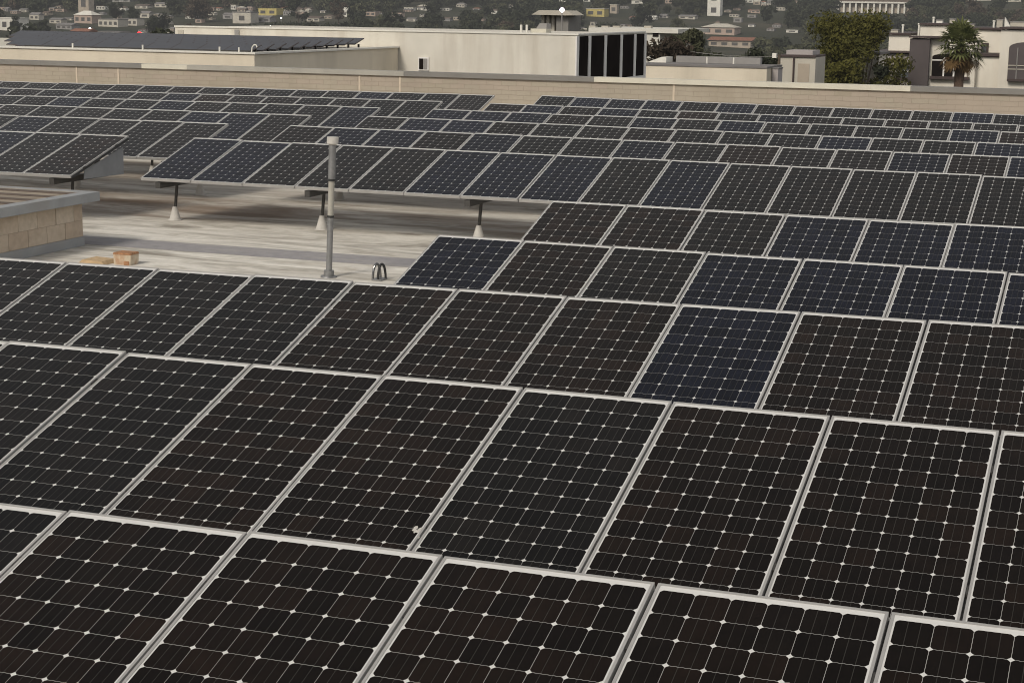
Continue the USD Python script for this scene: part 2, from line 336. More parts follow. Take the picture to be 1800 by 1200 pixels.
for key, x0, y0, z0, s, a, b, rowname, side in ROWS:
    ex = np.array([1, 0, s]); ex /= np.linalg.norm(ex)
    near = 'long' if key in 'ABCDE' else 'near' if key == 'F' else 'far'; PL = LENGTH[near][0]
    panels = []
    for i in range(a, b + 1):
        tn = TONES.get(key, {}).get(i) if side >= 0 else None
        tn = tn or rng.choice('cccbnc' if side <= 0 else 'cbcnnc')
        t = TILT + rng.gauss(0, .0016); sx = s + rng.gauss(0, .0010)
        e1 = np.array([1, rng.gauss(0, .0008), sx]); e1 /= np.linalg.norm(e1)
        e2 = np.array([0, math.cos(t), math.sin(t)]); e2 -= e1 * (e1 @ e2); e2 /= np.linalg.norm(e2); e3 = np.cross(e1, e2)
        top = np.array([x0, y0, z0]) + ex * PITCH * (i + .5) + np.array([rng.gauss(0, .0015), rng.gauss(0, .003), rng.gauss(0, .002)])
        p = top - ey0 * PL
        cs = np.array([project(p + sx_ * e1 * PW / 2 + q_ * e2 * PL) for sx_ in (-1, 1) for q_ in (0, 1)])
        inside = cs[:, 0].max() > 4 and cs[:, 0].min() < 1796 and cs[:, 1].min() < 1190
        panels.append((i, tn, p, e1, e2, e3, inside))
    seen = [q_ for q_ in panels if q_[6]]
    first = {q_[0]: n for n, q_ in enumerate(seen if side >= 0 else seen[::-1])}
    for i, tn, p, e1, e2, e3, inside in panels:
        if not inside:
            # one more panel past the picture's edge keeps the rows whole from a step aside
            lo, hi = seen[0][0], seen[-1][0]
            if i < lo - 1 or i > hi + 1: continue
            edge = 'left' if i < lo else 'right'
            lab = f'{WORD[tn]} solar panel continuing {rowname} just past the {edge} picture edge'
            if side: lab += ' left of aisle' if side < 0 else ' right of aisle'
        elif side == 0: lab = f'{WORD[tn]} solar panel, {ORD[first[i]]} from the left in {rowname}'
        else: lab = f'{WORD[tn]} solar panel in {rowname}, {ORD[first[i]]} from the aisle on its {"left" if side < 0 else "right"}'
        path = fresh('/World', 'solar_panel'); xf = UsdGeom.Xform.Define(stage, path)
        xf.AddTransformOp().Set(Gf.Matrix4d(*e1, 0, *e2, 0, *e3, 0, *map(float, p), 1))
        pr = xf.GetPrim(); data(pr, lab, 'solar panel', 'rows of tilted solar panels on the flat roof')
        if (tn, near) not in source:
            source[tn, near] = path; fill_panel(path, NAME[tn], near)
        else:
            pr.GetReferences().AddInternalReference(source[tn, near]); pr.SetInstanceable(True)
    # ---- the rack under this row: two rails, and a rafter on two posts with white base cones every third panel
    pa, pb = panels[0], panels[-1]
    lo, hi = seen[0][0] - 1, seen[-1][0] + 2
    lo, hi = max(lo, a), min(hi, b + 1)
    base = np.array([x0 + PITCH * lo, y0 - PL * math.cos(TILT), 0.])
    en = np.cross(ex, ey0)
    where = rowname + (' left of the aisle' if side < 0 else ' right of the aisle' if side > 0 else '')
    rk = thing('panel_rack', f'metal rack of rails and posts under {where}', 'rack', base, 'racks that carry the panel rows')
    O = np.array([x0, y0, z0]) - ey0 * PL
    F = lambda v: O + v[:, :1] * ex + v[:, 1:2] * ey0 + v[:, 2:3] * en
    for y in (.36, 1.24):
        MB().box(PITCH * lo + .05, PITCH * hi - .05, y - .02, y + .02, -DEPTH - .05, -DEPTH - .002, F).build('rail', 'rail_metal', rk)
    step = 2.4; off = .27 if key == 'F' and side > 0 else 1.1
    xs = np.arange(PITCH * lo + off, PITCH * hi - .3, step)
    if side < 0: xs = np.arange(PITCH * hi - .35, PITCH * lo + .2, -step)
    for x in xs:
        q0 = F(np.array([[x, 0, 0.]]))[0]; yb = q0[1]; zb = q0[2] - .055
        MB().box(x + O[0] - .04, x + O[0] + .04, yb + .03, yb + 1.42, zb - .09, zb).build('beam', 'steel_dark', rk)
        MB().box(x + O[0] - .03, x + O[0] + .03, yb + 1.16, yb + 1.22, zb + .002, zb + .30).build('rear_strut', 'steel_dark', rk)
        yl = 1.15 if key == 'G' else .55
        top = np.array([x + O[0], yb + yl, zb - .085])
        foot = np.array([top[0] + rng.gauss(0, .008) + (-.03 if key == 'F' else 0), top[1], 0.002])
        po = MB().cyl(foot + [0, 0, .10], top, .023, .023, 10).build('post', 'steel_dark', rk, smooth=40)
        m = MB(); m.cyl(foot, foot + [0, 0, .012], .105, .100, 16); m.cyl(foot + [0, 0, .012], foot + [0, 0, .20], .085, .032, 16)
        m.build('base_cone', 'cone_white', po, smooth=40)
    if key == 'F' and side < 0:      # sheet-metal end plate closing the right end of this row
        xe = x0 - .06
        B0, B1 = F(np.array([[-.06, .50, -DEPTH - .07]]))[0], F(np.array([[-.06, PL - .18, -DEPTH - .07]]))[0]
        MB().prism([(B0[1] - .1, .60), (B1[1] + .06, .585), (B1[1] + .06, B1[2] - .01), (B0[1] - .08, B0[2])], 'x', xe - .006, xe).build('end_plate', 'deflector', rk)

# ------------------------------------------------------------------ small things on the roof
P = at_z(578, 487); vp = thing('vent_pipe', 'tall grey vent pipe with pale middle band and cap', 'vent pipe', P)
tp = at_y(585, 241, P[1]); ax = tp - P
def al(t): return P + ax * t
MB().cyl(P, al(.01), .10, .095, 20).cyl(al(.01), al(.05), .062, .060, 20).build('base_flange', 'galvanised', vp, smooth=40)
MB().cyl(al(.05), al(.43), .036, .036, 20).build('lower_pipe', 'galvanised', vp, smooth=40)
MB().cyl(al(.43), al(.445), .041, .041, 20).build('clamp_band', 'black_rubber', vp, smooth=40)
MB().cyl(al(.445), al(.69), .036, .036, 20).build('middle_sleeve', 'coping_mid', vp, smooth=40)
MB().cyl(al(.69), al(.705), .045, .045, 20).build('clamp_band', 'black_rubber', vp, smooth=40)
MB().cyl(al(.705), al(.945), .043, .043, 20).build('upper_pipe', 'galvanised', vp, smooth=40)
MB().cyl(al(.945), al(.955), .045, .068, 20).cyl(al(.955), al(1.0), .068, .068, 20).build('cap', 'cone_white', vp, smooth=40)

P = at_z(222, 464); bx = thing('rusty_vent_box', 'small rusty cream tin box with a flared lid on the bare roof', 'vent box', P)
MB().prism([(P[0] - .115, .0), (P[0] + .115, .0), (P[0] + .125, .125), (P[0] - .125, .125)], 'y', P[1] - .09, P[1] + .09).build('body', 'painted_tin', bx)
MB().prism([(P[0] - .128, .127), (P[0] + .128, .127), (P[0] + .115, .15), (P[0] - .115, .15)], 'y', P[1] - .095, P[1] + .095).build('lid', 'rust', bx)
MB().box(P[0] + .03, P[0] + .10, P[1] - .102, P[1] - .091, .0, .05).build('rust_flap', 'rust', bx)
P = at_z(172, 462); m = MB()
m.prism([(P[0] - .19, .002), (P[0] + .19, .002), (P[0] + .15, .045), (P[0] - .12, .055)], 'y', P[1] - .15, P[1] + .15)
m.build('tan_scrap', 'tan_flat', label='flat tan scrap lying on the roof left of the rusty box', cat='scrap')
P = at_z(667, 492); rg = thing('conduit_hoop', 'small dark chrome double hoop standing on the roof behind third row', 'pipe hoop', P)
for dx, mt in ((-.035, 'chrome'), (.030, 'black_rubber')):
    pts = [P + [dx + .02 * math.cos(a), .065 * math.cos(a), 0.02 + .17 * max(0, math.sin(a))] for a in np.linspace(0, math.pi, 13)]
    MB().tube(pts, .015).build('hoop', mt, rg, smooth=50)
MB().box(P[0] - .06, P[0] + .06, P[1] - .09, P[1] + .09, .002, .02).build('base_plate', 'galvanised', rg)

Pb = None
def on_row(px, py, row):
    _, x0, y0, z0, s_, *_r = next(q for q in ROWS if q[0] == row)
    n = np.cross([1, 0, s_], ey0); w = ray(px, py); return np.array([0, 0, CAM_H]) + w * ((np.array([x0, y0, z0]) - [0, 0, CAM_H]) @ n / (w @ n)), n / np.linalg.norm(n)
p, nn_ = on_row(733, 931, 'B'); g_ = np.random.default_rng(3); m = MB()
for k in range(7):
    o = p + np.array([g_.normal(0, .014), 0, 0]) + ey0 * g_.normal(0, .022); r = g_.uniform(.004, .011); an_ = np.linspace(0, 2 * math.pi, 9)[:-1]
    ring = np.array([o + (np.array([1, 0, 0]) * math.cos(a_) + ey0 * math.sin(a_) * 1.5) * r * g_.uniform(.7, 1.2) for a_ in an_])
    m.add(np.vstack([ring + nn_ * .0005, [o + nn_ * .0025]]), [[k_, (k_ + 1) % 8, 8] for k_ in range(8)])
m.build('bird_dropping', 'cone_white', label='pale bird dropping near the lower right corner of a second row panel', cat='dropping')

# ------------------------------------------------------------------ low block curb hut at the left
HX, HY0, HY1, HT = -13.095, 9.5, 19.05, .705
hut = thing('block_curb', 'low tan block curb with grey metal coping and ribbed brown top', 'roof curb', (HX - 3, 15, 0))
MB().box(HX - 7, HX - .003, HY0 + .03, HY1 - .004, .003, .56).build('core', 'mortar', hut)
rows_z = [(.127, .337), (.341, .55)]
y = HY1; k = 0
for r, (z0, z1) in enumerate(rows_z):
    y = HY1
    first = True
    while y > HY0 + .2:
        w = .39 if not (first and r) else .19
        first = False
        pr_ = rng.uniform(-.002, .004)
        MB().box(HX - .06, HX + pr_, y - w, y - .005, z0, z1).build('block', rng.choice(['block_tan', 'block_tan', 'block_pale', 'block_dark']), hut); y -= w + .003
    x = HX - .07
    while x > HX - 3.2:
        MB().box(x - .38, x, HY1 - .06, HY1 + rng.uniform(-.002, .004), z0, z1).build('block', rng.choice(['block_tan', 'block_pale', 'block_dark']), hut); x -= .40
MB().box(HX - .05, HX + .012, HY0, HY1 + .012, .003, .125).build('base_flashing', 'hut_coping', hut)
MB().box(HX - .02, HX + .165, HY0, HY1 + .165, .585, HT).build('coping', 'hut_coping', hut)
MB().box(HX - 7, HX - .022, HY1 + .06, HY1 + .165, .585, HT).build('coping', 'hut_coping', hut)
MB().box(HX - 7, HX - .022, HY0, HY1 + .058, .56, .690).build('top_deck', 'hut_roof', hut)
y = HY1 - .12
while y > HY0: MB().box(HX - 7, HX - .03, y - .07, y + .07, .691, .699).build('rib', 'roof_brown', hut); y -= .42

# ------------------------------------------------------------------ parapet wall along the far edge
PY, PT = 41.0, 1.40
par = thing('parapet_wall', 'long tan block parapet along the far roof edge with metal coping', 'parapet wall', (-15, PY, 0))
MB().box(-62, 26, PY + .012, PY + .25, .003, PT).build('wall_core', 'mortar', par)
for col, sel in (('parapet_block', 0), ('parapet_pinkish', 1)):
    m = MB()
    for r in range(12):
        x = -42 + (.2 if r % 2 else 0)
        while x < 8:
            pk = (meshkit.noise(np.array([x * .35, r * .4, 2.])) > .52) or x > -9
            if int(pk and bool(meshkit.noise(np.array([x * 7.3, r * 3.7, 5.])) < .62)) == sel: m.box(x + .003, x + .397, PY + rng.uniform(.006, .009), PY + .014, r * .1165 + .003, r * .1165 + .1135)
            x += .4
    m.build('wall_blocks', col, par, kind='stuff')
for px in (135, 208, 632, 703, 1185):
    x = at_y(px, 140, PY)[0]; MB().box(x - .025, x + .025, PY - .002, PY + .005, .01, PT - .08).build('control_joint', 'block_pale', par)
cuts = [(-62, at_y(250, 110, PY)[0], 'coping_grey'), (None, at_y(330, 115, PY)[0], 'coping_cream'), (None, at_y(711, 125, PY)[0], 'coping_mid'), (None, at_y(1045, 135, PY)[0], 'coping_grey'),
        (None, at_y(1601, 155, PY)[0], 'coping_cream'), (None, 26, 'coping_grey')]
x = -62
for a, b, mt in cuts:
    n = max(1, int((b - x) / 3.2)); w = (b - x) / n
    for q_ in range(n):
        MB().box(x + q_ * w + .002, x + (q_ + 1) * w - .002, PY - .05, PY + .31, PT - .075, PT + .045).build('coping', mt, par)
    x = b

# ------------------------------------------------------------------ neighbouring buildings
def G(x0, x1, y0, y1, z0, z1): return MB().box(x0, x1, y0, y1, z0, z1)
GZ = -12.0
b1 = thing('low_beige_building', 'low beige building with white roof edge under the distant solar array', 'building', (-38, 53, GZ))
G(-62, -26.992, 48.9, 59.99, GZ, 1.50).build('wall', 'stucco_cream', b1)
G(-62, -26.94, 48.85, 49.15, 1.502, 1.56).build('roof_edge', 'white_trim', b1)
G(-27.25, -26.94, 49.152, 59.98, 1.502, 1.56).build('roof_edge', 'white_trim', b1)
G(-61.9, -27.26, 49.16, 59.9, 1.502, 1.52).build('roof', 'coping_cream', b1)
for px in (128, 251, 386, 420):
    p = at_y(px, 84, 49.0); MB().cyl((p[0], 49.0, 1.56), (p[0], 49.0, 1.56 + .15), .03, .03, 8).build('vent_stub', 'white_trim', b1)
p = at_y(442, 92, 49.0); px0 = p[0]
MB().tube([np.array([px0, 49.0, 1.56]), np.array([px0 + .03, 49.0, 1.72]), np.array([px0 + .1, 49.0, 1.80]), np.array([px0 + .18, 49.0, 1.79]), np.array([px0 + .2, 49.0, 1.72])], .022).build('gooseneck_vent', 'white_trim', b1)
ar = thing('rooftop_solar_array', 'bluish grey array of flat solar panel rows on the low beige roof', 'solar array', (-32, 53, 1.52))
for r in range(10):
    yb = 49.45 + r * .86; xl = -36.0 - r * .62
    x = -27.45
    while x > xl:
        T = lambda v, yb=yb: np.c_[v[:, 0], yb + v[:, 1] * math.cos(.25), 1.57 + r * .012 + v[:, 1] * math.sin(.25) + v[:, 2]]
        MB().box(x - .98, x - .02, .02, .80, -.02, .003, T).build('panel', 'far_cell', ar)
        MB().box(x - 1.0, x, 0, .82, -.03, -.001, T).build('panel_frame', 'apartment_dark', ar); x -= 1.0
    for q_ in np.arange(-27.6, xl, -2.): G(q_ - .03, q_ + .03, yb + .6, yb + .66, 1.521, 1.66).build('leg', 'steel_dark', ar)
G(-36, -27.4, 49.36, 49.42, 1.524, 1.60).build('front_skirt', 'steel_dark', ar)

b2 = thing('long_beige_building', 'long pale beige building with tall dark windows on its right side', 'building', (-28, 64, GZ))
W2 = -19.884
G(-36.64, W2, 60, 68.7, GZ, 2.10).build('wall', 'stucco_warm', b2)
G(-36.66, W2 + .03, 59.96, 60.25, 2.102, 2.16).build('roof_edge', 'white_trim', b2)
G(W2 - .25, W2 + .03, 60.252, 68.7, 2.102, 2.16).build('roof_edge', 'white_trim', b2)
ys = [59.86] + [at_x(px, 60, W2)[1] for px in (1035, 1063, 1091, 1115)] + [68.62]
for k in range(5):
    w = G(W2 + .002, W2 + .03, ys[k] + .142, ys[k + 1] - .142, -3, 2.06).build('window', 'window_dark', b2)
for k in range(6): G(W2 + .004, W2 + .06, ys[k] - .14, ys[k] + .14, -3, 2.07).build('mullion', 'mullion', b2)
G(W2 + .004, W2 + .10, 59.94, 68.6, .30, .40).build('window_sill', 'mullion', b2)
p, p2 = at_y(738, 103, 60), at_y(752, 122, 60)
fr = G(p[0] - .05, p2[0] + .05, 59.95, 59.998, p2[2] - .05, p[2] + .05).build('small_window', 'mullion', b2)
G(p[0], (p[0] + p2[0]) / 2, 59.93, 59.948, p2[2], p[2]).build('pane', 'window_dark', fr)
G((p[0] + p2[0]) / 2 + .02, p2[0], 59.93, 59.948, p2[2], p[2]).build('pane', 'far_grey', fr)
p, p2 = at_y(413, 50, 60), at_y(421, 66, 60)
G(p[0], p2[0], 59.95, 59.998, p2[2] - .4, p[2] - .05).build('louver', 'far_grey', b2)
p, p2 = at_y(313, 53, 60), at_y(323, 66, 60)
G(p[0], p2[0], 59.97, 59.998, p2[2] - .4, p[2]).build('patch_panel', 'far_pale', b2)
for px in (916, 926):
    p = at_y(px, 58, 61.5); MB().cyl((p[0], 61.5, 2.1), (p[0], 61.5, 2.42), .045, .045, 10).build('vent_pipe', 'white_trim', b2)
eq = thing('rooftop_unit', 'cream rooftop unit with grey hood on the long beige building', 'air unit', (at_y(946, 57, 62)[0], 62, 2.1))
c = at_y(946, 57, 62)
G(c[0] - .2, c[0] + .42, 61.7, 62.3, 2.1, 2.28).build('body', 'coping_cream', eq)
MB().prism([(c[0] + .0, 2.282), (c[0] + .42, 2.282), (c[0] + .42, 2.48), (c[0] + .14, 2.48)], 'y', 61.75, 62.25).build('hood', 'far_grey', eq)

# fin-walled tower behind it, with a lit globe lamp on a post
tw = thing('fin_walled_tower', 'grey tower with vertical concrete fins and a wide flat canopy roof', 'building', (at_y(975, 40, 105)[0], 105, GZ))
def Yb(px0, py0, px1, py1, y, d): p, q_ = at_y(px0, py0, y), at_y(px1, py1, y); return p[0], q_[0], y, y + d, q_[2], p[2]
x0, x1, *_r = Yb(952, 27, 985, 80, 105, 4); zt = at_y(970, 27, 105)[2]
G(x0, x1, 105.6, 107.5, GZ, zt - .05).build('core', 'far_grey', tw)
for px in (954, 963, 972, 981): xx_ = at_y(px, 40, 105)[0]; G(xx_ - .1, xx_ + .1, 105, 105.58, GZ, zt).build('fin', 'far_pale', tw)
a, b_ = at_y(979, 30, 104.6)[0], at_y(1000, 30, 104.6)[0]
G(a, b_, 104.5, 107, GZ, zt).build('stair_block', 'coping_grey', tw)
a, b_ = at_y(938, 25, 104.4)[0], at_y(1013, 25, 104.4)[0]
MB().prism([(a, zt + .02), (a + .5, zt + .3), (b_ - .5, zt + .3), (b_, zt + .02), (b_ - .6, zt + .005), (a + .6, zt + .005)], 'y', 104.0, 106).build('canopy_roof', 'far_pale', tw)
lp = thing('globe_lamp', 'glowing pinkish globe lamp on a thin post above the tower', 'street lamp', at_y(988, 24, 103))
c = at_y(988, 18, 103); MB().cyl((c[0], 103, GZ), (c[0], 103, c[2]), .05, .04, 8).build('post', 'far_grey', lp)
sp = trimesh.creation.icosphere(2, .15); MB().add(sp.vertices + c, sp.faces).build('globe', 'lamp_pink', lp, smooth=True)

# low cream building right of it
b3 = thing('low_cream_building', 'low cream building with a flat roof right of the dark windows', 'building', (-20, 85, GZ))
p0, p1, p2 = at_y(1120, 116, 80), at_y(1348, 121, 80), at_y(1120, 140, 80)
G(p0[0], p1[0], 80, 83.4, GZ, p1[2]).build('wall', 'stucco_cream', b3)
G(p0[0], p1[0] + .02, 79.96, 83.4, p1[2] + .002, p1[2] + .09).build('roof_edge', 'roof_grey', b3)
q0 = at_y(1138, 100, 82)
MB().prism([(q0[0], p1[2] + .092), (q0[0] + .95, p1[2] + .092), (q0[0] + .95, q0[2]), (q0[0] + .7, q0[2])], 'y', 82, 83.2).build('roof_hatch', 'white_trim', b3)
G(q0[0] + 1.2, q0[0] + 5.4, 82.9, 83.3, p1[2] + .092, p1[2] + .40).build('rear_parapet', 'far_grey', b3)
for px in (1243, 1290): xx_ = at_y(px, 100, 82.3)[0]; MB().cyl((xx_, 82.3, p1[2] + .092), (xx_, 82.3, p1[2] + .4), .04).build('roof_vent', 'white_trim', b3)
b3b = thing('grey_side_annex', 'small greyish annex joined to the right end of the cream building', 'building', (-13, 83, GZ))
G(p1[0] + .03, at_y(1368, 120, 81)[0], 81, 82, GZ, p1[2] - .04).build('wall', 'apartment_mauve', b3b)
G(p1[0] + .03, at_y(1369, 120, 81)[0], 80.97, 82, p1[2] - .038, p1[2] + .02).build('roof_edge', 'roof_grey', b3b)

# utility pole with box, and its wire
c = at_y(1370, 96, 86); up = thing('utility_pole', 'dark utility pole with a white box near its top', 'utility pole', (c[0], 86, GZ))
MB().cyl((c[0], 86, GZ), (c[0], 86, c[2]), .09, .07, 10).build('pole', 'bark', up)
p = at_y(1362, 98, 85.9); G(p[0] - .10, p[0] + .10, 85.75, 86, p[2] - .12, p[2] + .12).build('box', 'white_trim', up)
a, b_ = at_y(1170, 84, 110), at_y(1500, 89, 111); L = [a + (b_ - a) * t + np.array([0, 0, -.5 * 4 * t * (1 - t)]) for t in np.linspace(0, 1, 15)]
MB().tube(L, .018, 5).build('overhead_wire', 'far_grey', label='thin overhead wire sagging above the cream building', cat='wire')

b4 = thing('pinkish_building', 'pinkish low building with dark roof trim beside the big green tree', 'building', (-10, 98, GZ))
p0, p1 = at_y(1372, 100, 98), at_y(1434, 100, 98)
G(p0[0], p1[0], 98, 101, GZ, p0[2]).build('wall', 'far_pale', b4)
G(p0[0] - .1, p1[0], 97.9, 101, p0[2] + .002, p0[2] + .12).build('roof_trim', 'trim_maroon', b4)
G(p0[0] + .2, p1[0] - .3, 98.6, 100.8, p0[2] + .122, p0[2] + .36).build('roof', 'apartment_mauve', b4)
xx_ = at_y(1395, 110, 97.9)[0]; MB().cyl((xx_, 97.93, GZ), (xx_, 97.93, p0[2]), .05).build('downpipe', 'trim_maroon', b4)
a, b_ = at_y(1403, 112, 98), at_y(1422, 135, 98); G(a[0], b_[0], 97.97, 97.998, b_[2] - .5, a[2]).build('recessed_panel', 'far_tan', b4)

# apartment building at the right
AY = 118.0
ap = thing('apartment_building', 'white stucco apartment block with maroon trim and arched windows', 'apartment building', (-5, 122, GZ))
def S(px0, py0, px1, py1, dy, depth, name, mt, parent=None, full=True):
    p, q_ = at_y(px0, py0, AY + dy), at_y(px1, py1, AY + dy)
    return G(p[0], q_[0], AY + dy, AY + dy + depth, GZ if full else q_[2], p[2]).build(name, mt, parent or ap)
def arch(px0, px1, ptop, psh, pbot, dy, mt, name='arched_window'):
    a, b_ = at_y(px0, psh, AY + dy), at_y(px1, psh, AY + dy); t = at_y(px0, ptop, AY + dy)[2]; z0 = at_y(px0, pbot, AY + dy)[2]
    w = b_[0] - a[0]; pts = [(a[0], z0), (b_[0], z0)] + [(a[0] + w * (.5 + .5 * math.cos(th)), a[2] + (t - a[2]) * math.sin(th)) for th in np.linspace(0, math.pi, 11)]
    wd = MB().prism(pts, 'y', AY + dy - .03, AY + dy + .01).build(name, mt, ap)
    return wd, a[0], b_[0], z0, a[2]
S(1535, 94, 1600, 142, 2.0, 9, 'lower_wing', 'apartment_mauve'); S(1530, 90, 1600, 94, 1.7, 9, 'trim', 'trim_maroon', full=False)
S(1563, 62, 1600, 142, 4.5, 9, 'upper_wing', 'apartment_white'); S(1561, 58, 1601, 62, 4.3, 9, 'trim', 'trim_maroon', full=False)
wd, a, b_, z0, z1 = arch(1573, 1598, 113, 117, 141, 2.0, 'glass_grey'); MB().box(a, b_, AY + 1.95, AY + 1.965, z0, z0 + .2).build('railing', 'trim_maroon', wd)
MB().box(a, b_, AY + 1.95, AY + 1.965, (z0 + z1) / 2 + .1, (z0 + z1) / 2 + .2).build('transom', 'mullion', wd)
S(1600, 68, 1630, 150, 0, 2.5, 'dark_pier', 'apartment_dark'); S(1598, 64, 1662, 68, -.15, 2.8, 'trim', 'trim_maroon', full=False)
S(1630, 68.2, 1712, 150, .5, 9, 'centre_bay', 'apartment_white')
S(1618, 45, 1668, 68, 3.2, 8, 'upper_block', 'apartment_white'); S(1616, 41, 1670, 45, 3.0, 8, 'trim', 'trim_maroon', full=False)
wd, a, b_, z0, z1 = arch(1639, 1695, 94, 100, 136, .5, 'window_dark')
for f in (.38, .7): MB().box(a + (b_ - a) * f - .05, a + (b_ - a) * f + .05, AY + .44, AY + .468, z0, z1).build('glazing_bar', 'mullion', wd)
MB().box(a, b_, AY + .44, AY + .468, z1 - .25, z1 - .17).build('glazing_bar', 'mullion', wd)
S(1634, 134, 1703, 141, .15, .5, 'sill', 'trim_maroon', full=False)
S(1668, 53, 1760, 150, 4.0, 8, 'upper_wall', 'apartment_white'); S(1668, 48, 1761, 53, 3.8, 8.3, 'trim', 'trim_maroon', full=False)
S(1712, 100, 1758, 150, 1.2, 2.7, 'balcony_wall', 'apartment_white'); S(1710, 94, 1760, 100, 1.0, 2.9, 'balcony_trim', 'trim_maroon', full=False)
fr = S(1722, 76, 1737, 93.8, 3.93, .06, 'balcony_door', 'trim_maroon', full=False); p, q_ = at_y(1724, 78, AY + 3.9), at_y(1733, 93.5, AY + 3.9); G(p[0], q_[0], AY + 3.89, AY + 3.92, q_[2], p[2]).build('pane', 'glass_grey', fr)
S(1760, 53, 1850, 150, .6, 9, 'right_bay', 'apartment_white'); S(1757, 48, 1850, 53, .4, 9.3, 'trim', 'trim_maroon', full=False)
wd, a, b_, z0, z1 = arch(1774, 1836, 74, 84, 141, .6, 'apartment_dark')
for f in (.25, .5, .75): MB().box(a + (b_ - a) * f - .03, a + (b_ - a) * f + .03, AY + .53, AY + .568, z0, z1).build('glazing_bar', 'far_grey', wd)
for zz_ in (.32, .52): MB().box(a, b_, AY + .53, AY + .566, z0 + .3 + zz_ * 1.2, z0 + .36 + zz_ * 1.2).build('rail', 'far_pale', wd)
S(1770, 139, 1840, 145, .2, .5, 'sill', 'trim_maroon', full=False)
k = 0
for px, top, bot, w, dy, kind, lab in (
        (1587, 43, 60, 4, 6, 'pipe', 'white flue pipe above the apartment left wing'), (1615, 41, 66, 4, 6, 'pipe', 'white flue pipe left of the upper apartment block'),
        (1641, 30, 44, 4, 6, 'pipe', 'tallest white flue pipe on the upper apartment block'), (1572, 52, 59, 12, 6, 'box', 'low grey cabinet on the apartment left wing roof'),
        (1651, 35, 44, 10, 6, 'box', 'pale air unit beside the tallest flue pipe'), (1674, 33, 48, 9, 7, 'box', 'pale air unit left of the palm crown'),
        (1699, 35, 49, 7, 7, 'box', 'tall pale cabinet right of the palm crown'), (1707, 42, 50, 10, 7, 'box', 'low pale ledge unit behind the palm crown'),
        (1747, 36, 49, 4, 6, 'pipe', 'white flue pipe on the apartment right roof'), (1757, 34, 49, 9, 7, 'box', 'grey domed unit on the apartment right roof'),
        (1770, 31, 49, 7, 6, 'wedge', 'white slanted cowl on the apartment right roof'), (1789, 38, 49, 26, 7, 'box', 'long low duct on the apartment right roof')):
    p, q_ = at_y(px - w / 2, top, AY + dy), at_y(px + w / 2, bot + 3, AY + dy); cx = (p[0] + q_[0]) / 2
    t = thing('roof_unit' if kind != 'pipe' else 'flue_pipe', lab, 'roof unit' if kind != 'pipe' else 'flue pipe', (cx, AY + dy, q_[2]))
    if kind == 'pipe':
        MB().cyl((cx, AY + dy, q_[2]), (cx, AY + dy, p[2] - .1), .07, .07, 10).build('pipe', 'white_trim', t); MB().cyl((cx, AY + dy, p[2] - .1), (cx, AY + dy, p[2]), .10, .09, 10).build('cowl', 'white_trim', t)
    elif kind == 'wedge':
        MB().prism([(p[0], q_[2]), (q_[0] + .2, q_[2]), (q_[0], q_[2] + .3), (p[0], p[2])], 'y', AY + dy, AY + dy + .6).build('cowl', 'white_trim', t)
    else:
        G(p[0], q_[0], AY + dy, AY + dy + .7, q_[2], p[2] - .06).build('cabinet', 'far_pale' if k % 2 else 'white_trim', t); G(p[0] - .03, q_[0] + .03, AY + dy - .03, AY + dy + .73, p[2] - .058, p[2]).build('lid', 'far_grey', t)
    k += 1

# ------------------------------------------------------------------ vegetation
def leaves(centers, radii, n, size, seed, squash=.8):
    """n leaf clumps (pairs of bent quads) spread through the given blobs, mostly near their surfaces"""
    g = np.random.default_rng(seed); centers = np.asarray(centers, float); radii = np.asarray(radii, float)
    w = radii ** 2; k = g.choice(len(centers), n, p=w / w.sum())
    d = g.normal(size=(n, 3)); d /= np.linalg.norm(d, axis=1, keepdims=True)
    rad_ = radii[k] * (1.08 - .85 * g.random(n) ** 1.7); c = centers[k] + d * rad_[:, None] * [1, 1, squash]
    nn = d + g.normal(size=(n, 3)) * .75; nn /= np.linalg.norm(nn, axis=1, keepdims=True)
    a = np.cross(nn, g.normal(size=(n, 3))); a /= np.linalg.norm(a, axis=1, keepdims=True); b = np.cross(nn, a)
    s = size * g.uniform(.6, 1.3, n)[:, None]
    v = np.stack([c - a * s, c - b * s * .55 + nn * s * .25, c + a * s, c + b * s * .55 + nn * s * .25], 1).reshape(-1, 3)
    i = np.arange(n)[:, None] * 4
    return v, np.vstack([i + [0, 1, 2], i + [0, 2, 3]])
def tree(name, label, base, height, spread, mt, seed, n=2500, size=.28, trunk_frac=.35, group=None, blobs=16, narrow=1.0):
    g = np.random.default_rng(seed); t = thing(name, label, 'tree', base, group)
    base = np.asarray(base, float); m = MB(); top = base + [0, 0, height * .8]
    m.cyl(base - [0, 0, .3], base + [0, 0, height * trunk_frac], height * .022 + .05, height * .015 + .03, 9)
    cs, rs = [], []
    fork = base + [0, 0, height * trunk_frac]
    for k in range(blobs):
        a = g.uniform(0, 2 * math.pi); h = g.uniform(trunk_frac + .05, .93); prof = math.sin(math.pi * min(1, max(.08, (h - trunk_frac * .6) / (1.02 - trunk_frac * .6)))) ** .6
        r = spread * g.uniform(.15, .95) * prof
        c = base + [r * math.cos(a), r * math.sin(a), h * height]; cs.append(c); rs.append(spread * g.uniform(.20, .46) * (.7 + .3 * prof) * (1.0 if blobs < 40 else .78))
        m.cyl(fork, fork + (c - fork) * .9, height * .010 + .02, .015, 5, caps=False)
    m.build('trunk', 'bark', t); v, f = leaves(cs, rs, n, size, seed)
    MB().add(v, f).build('crown', mt, t); return t
c = at_y(1500, 90, 112.); B = lambda px, y: at_y(px, 90, y)[0]
tree('broadleaf_tree', 'big bright green leafy tree standing left of the apartment block', (B(1502, 111), 111, GZ), 15.3, 4.3, 'leaf_green', 5, 26000, .13, .30, blobs=60)
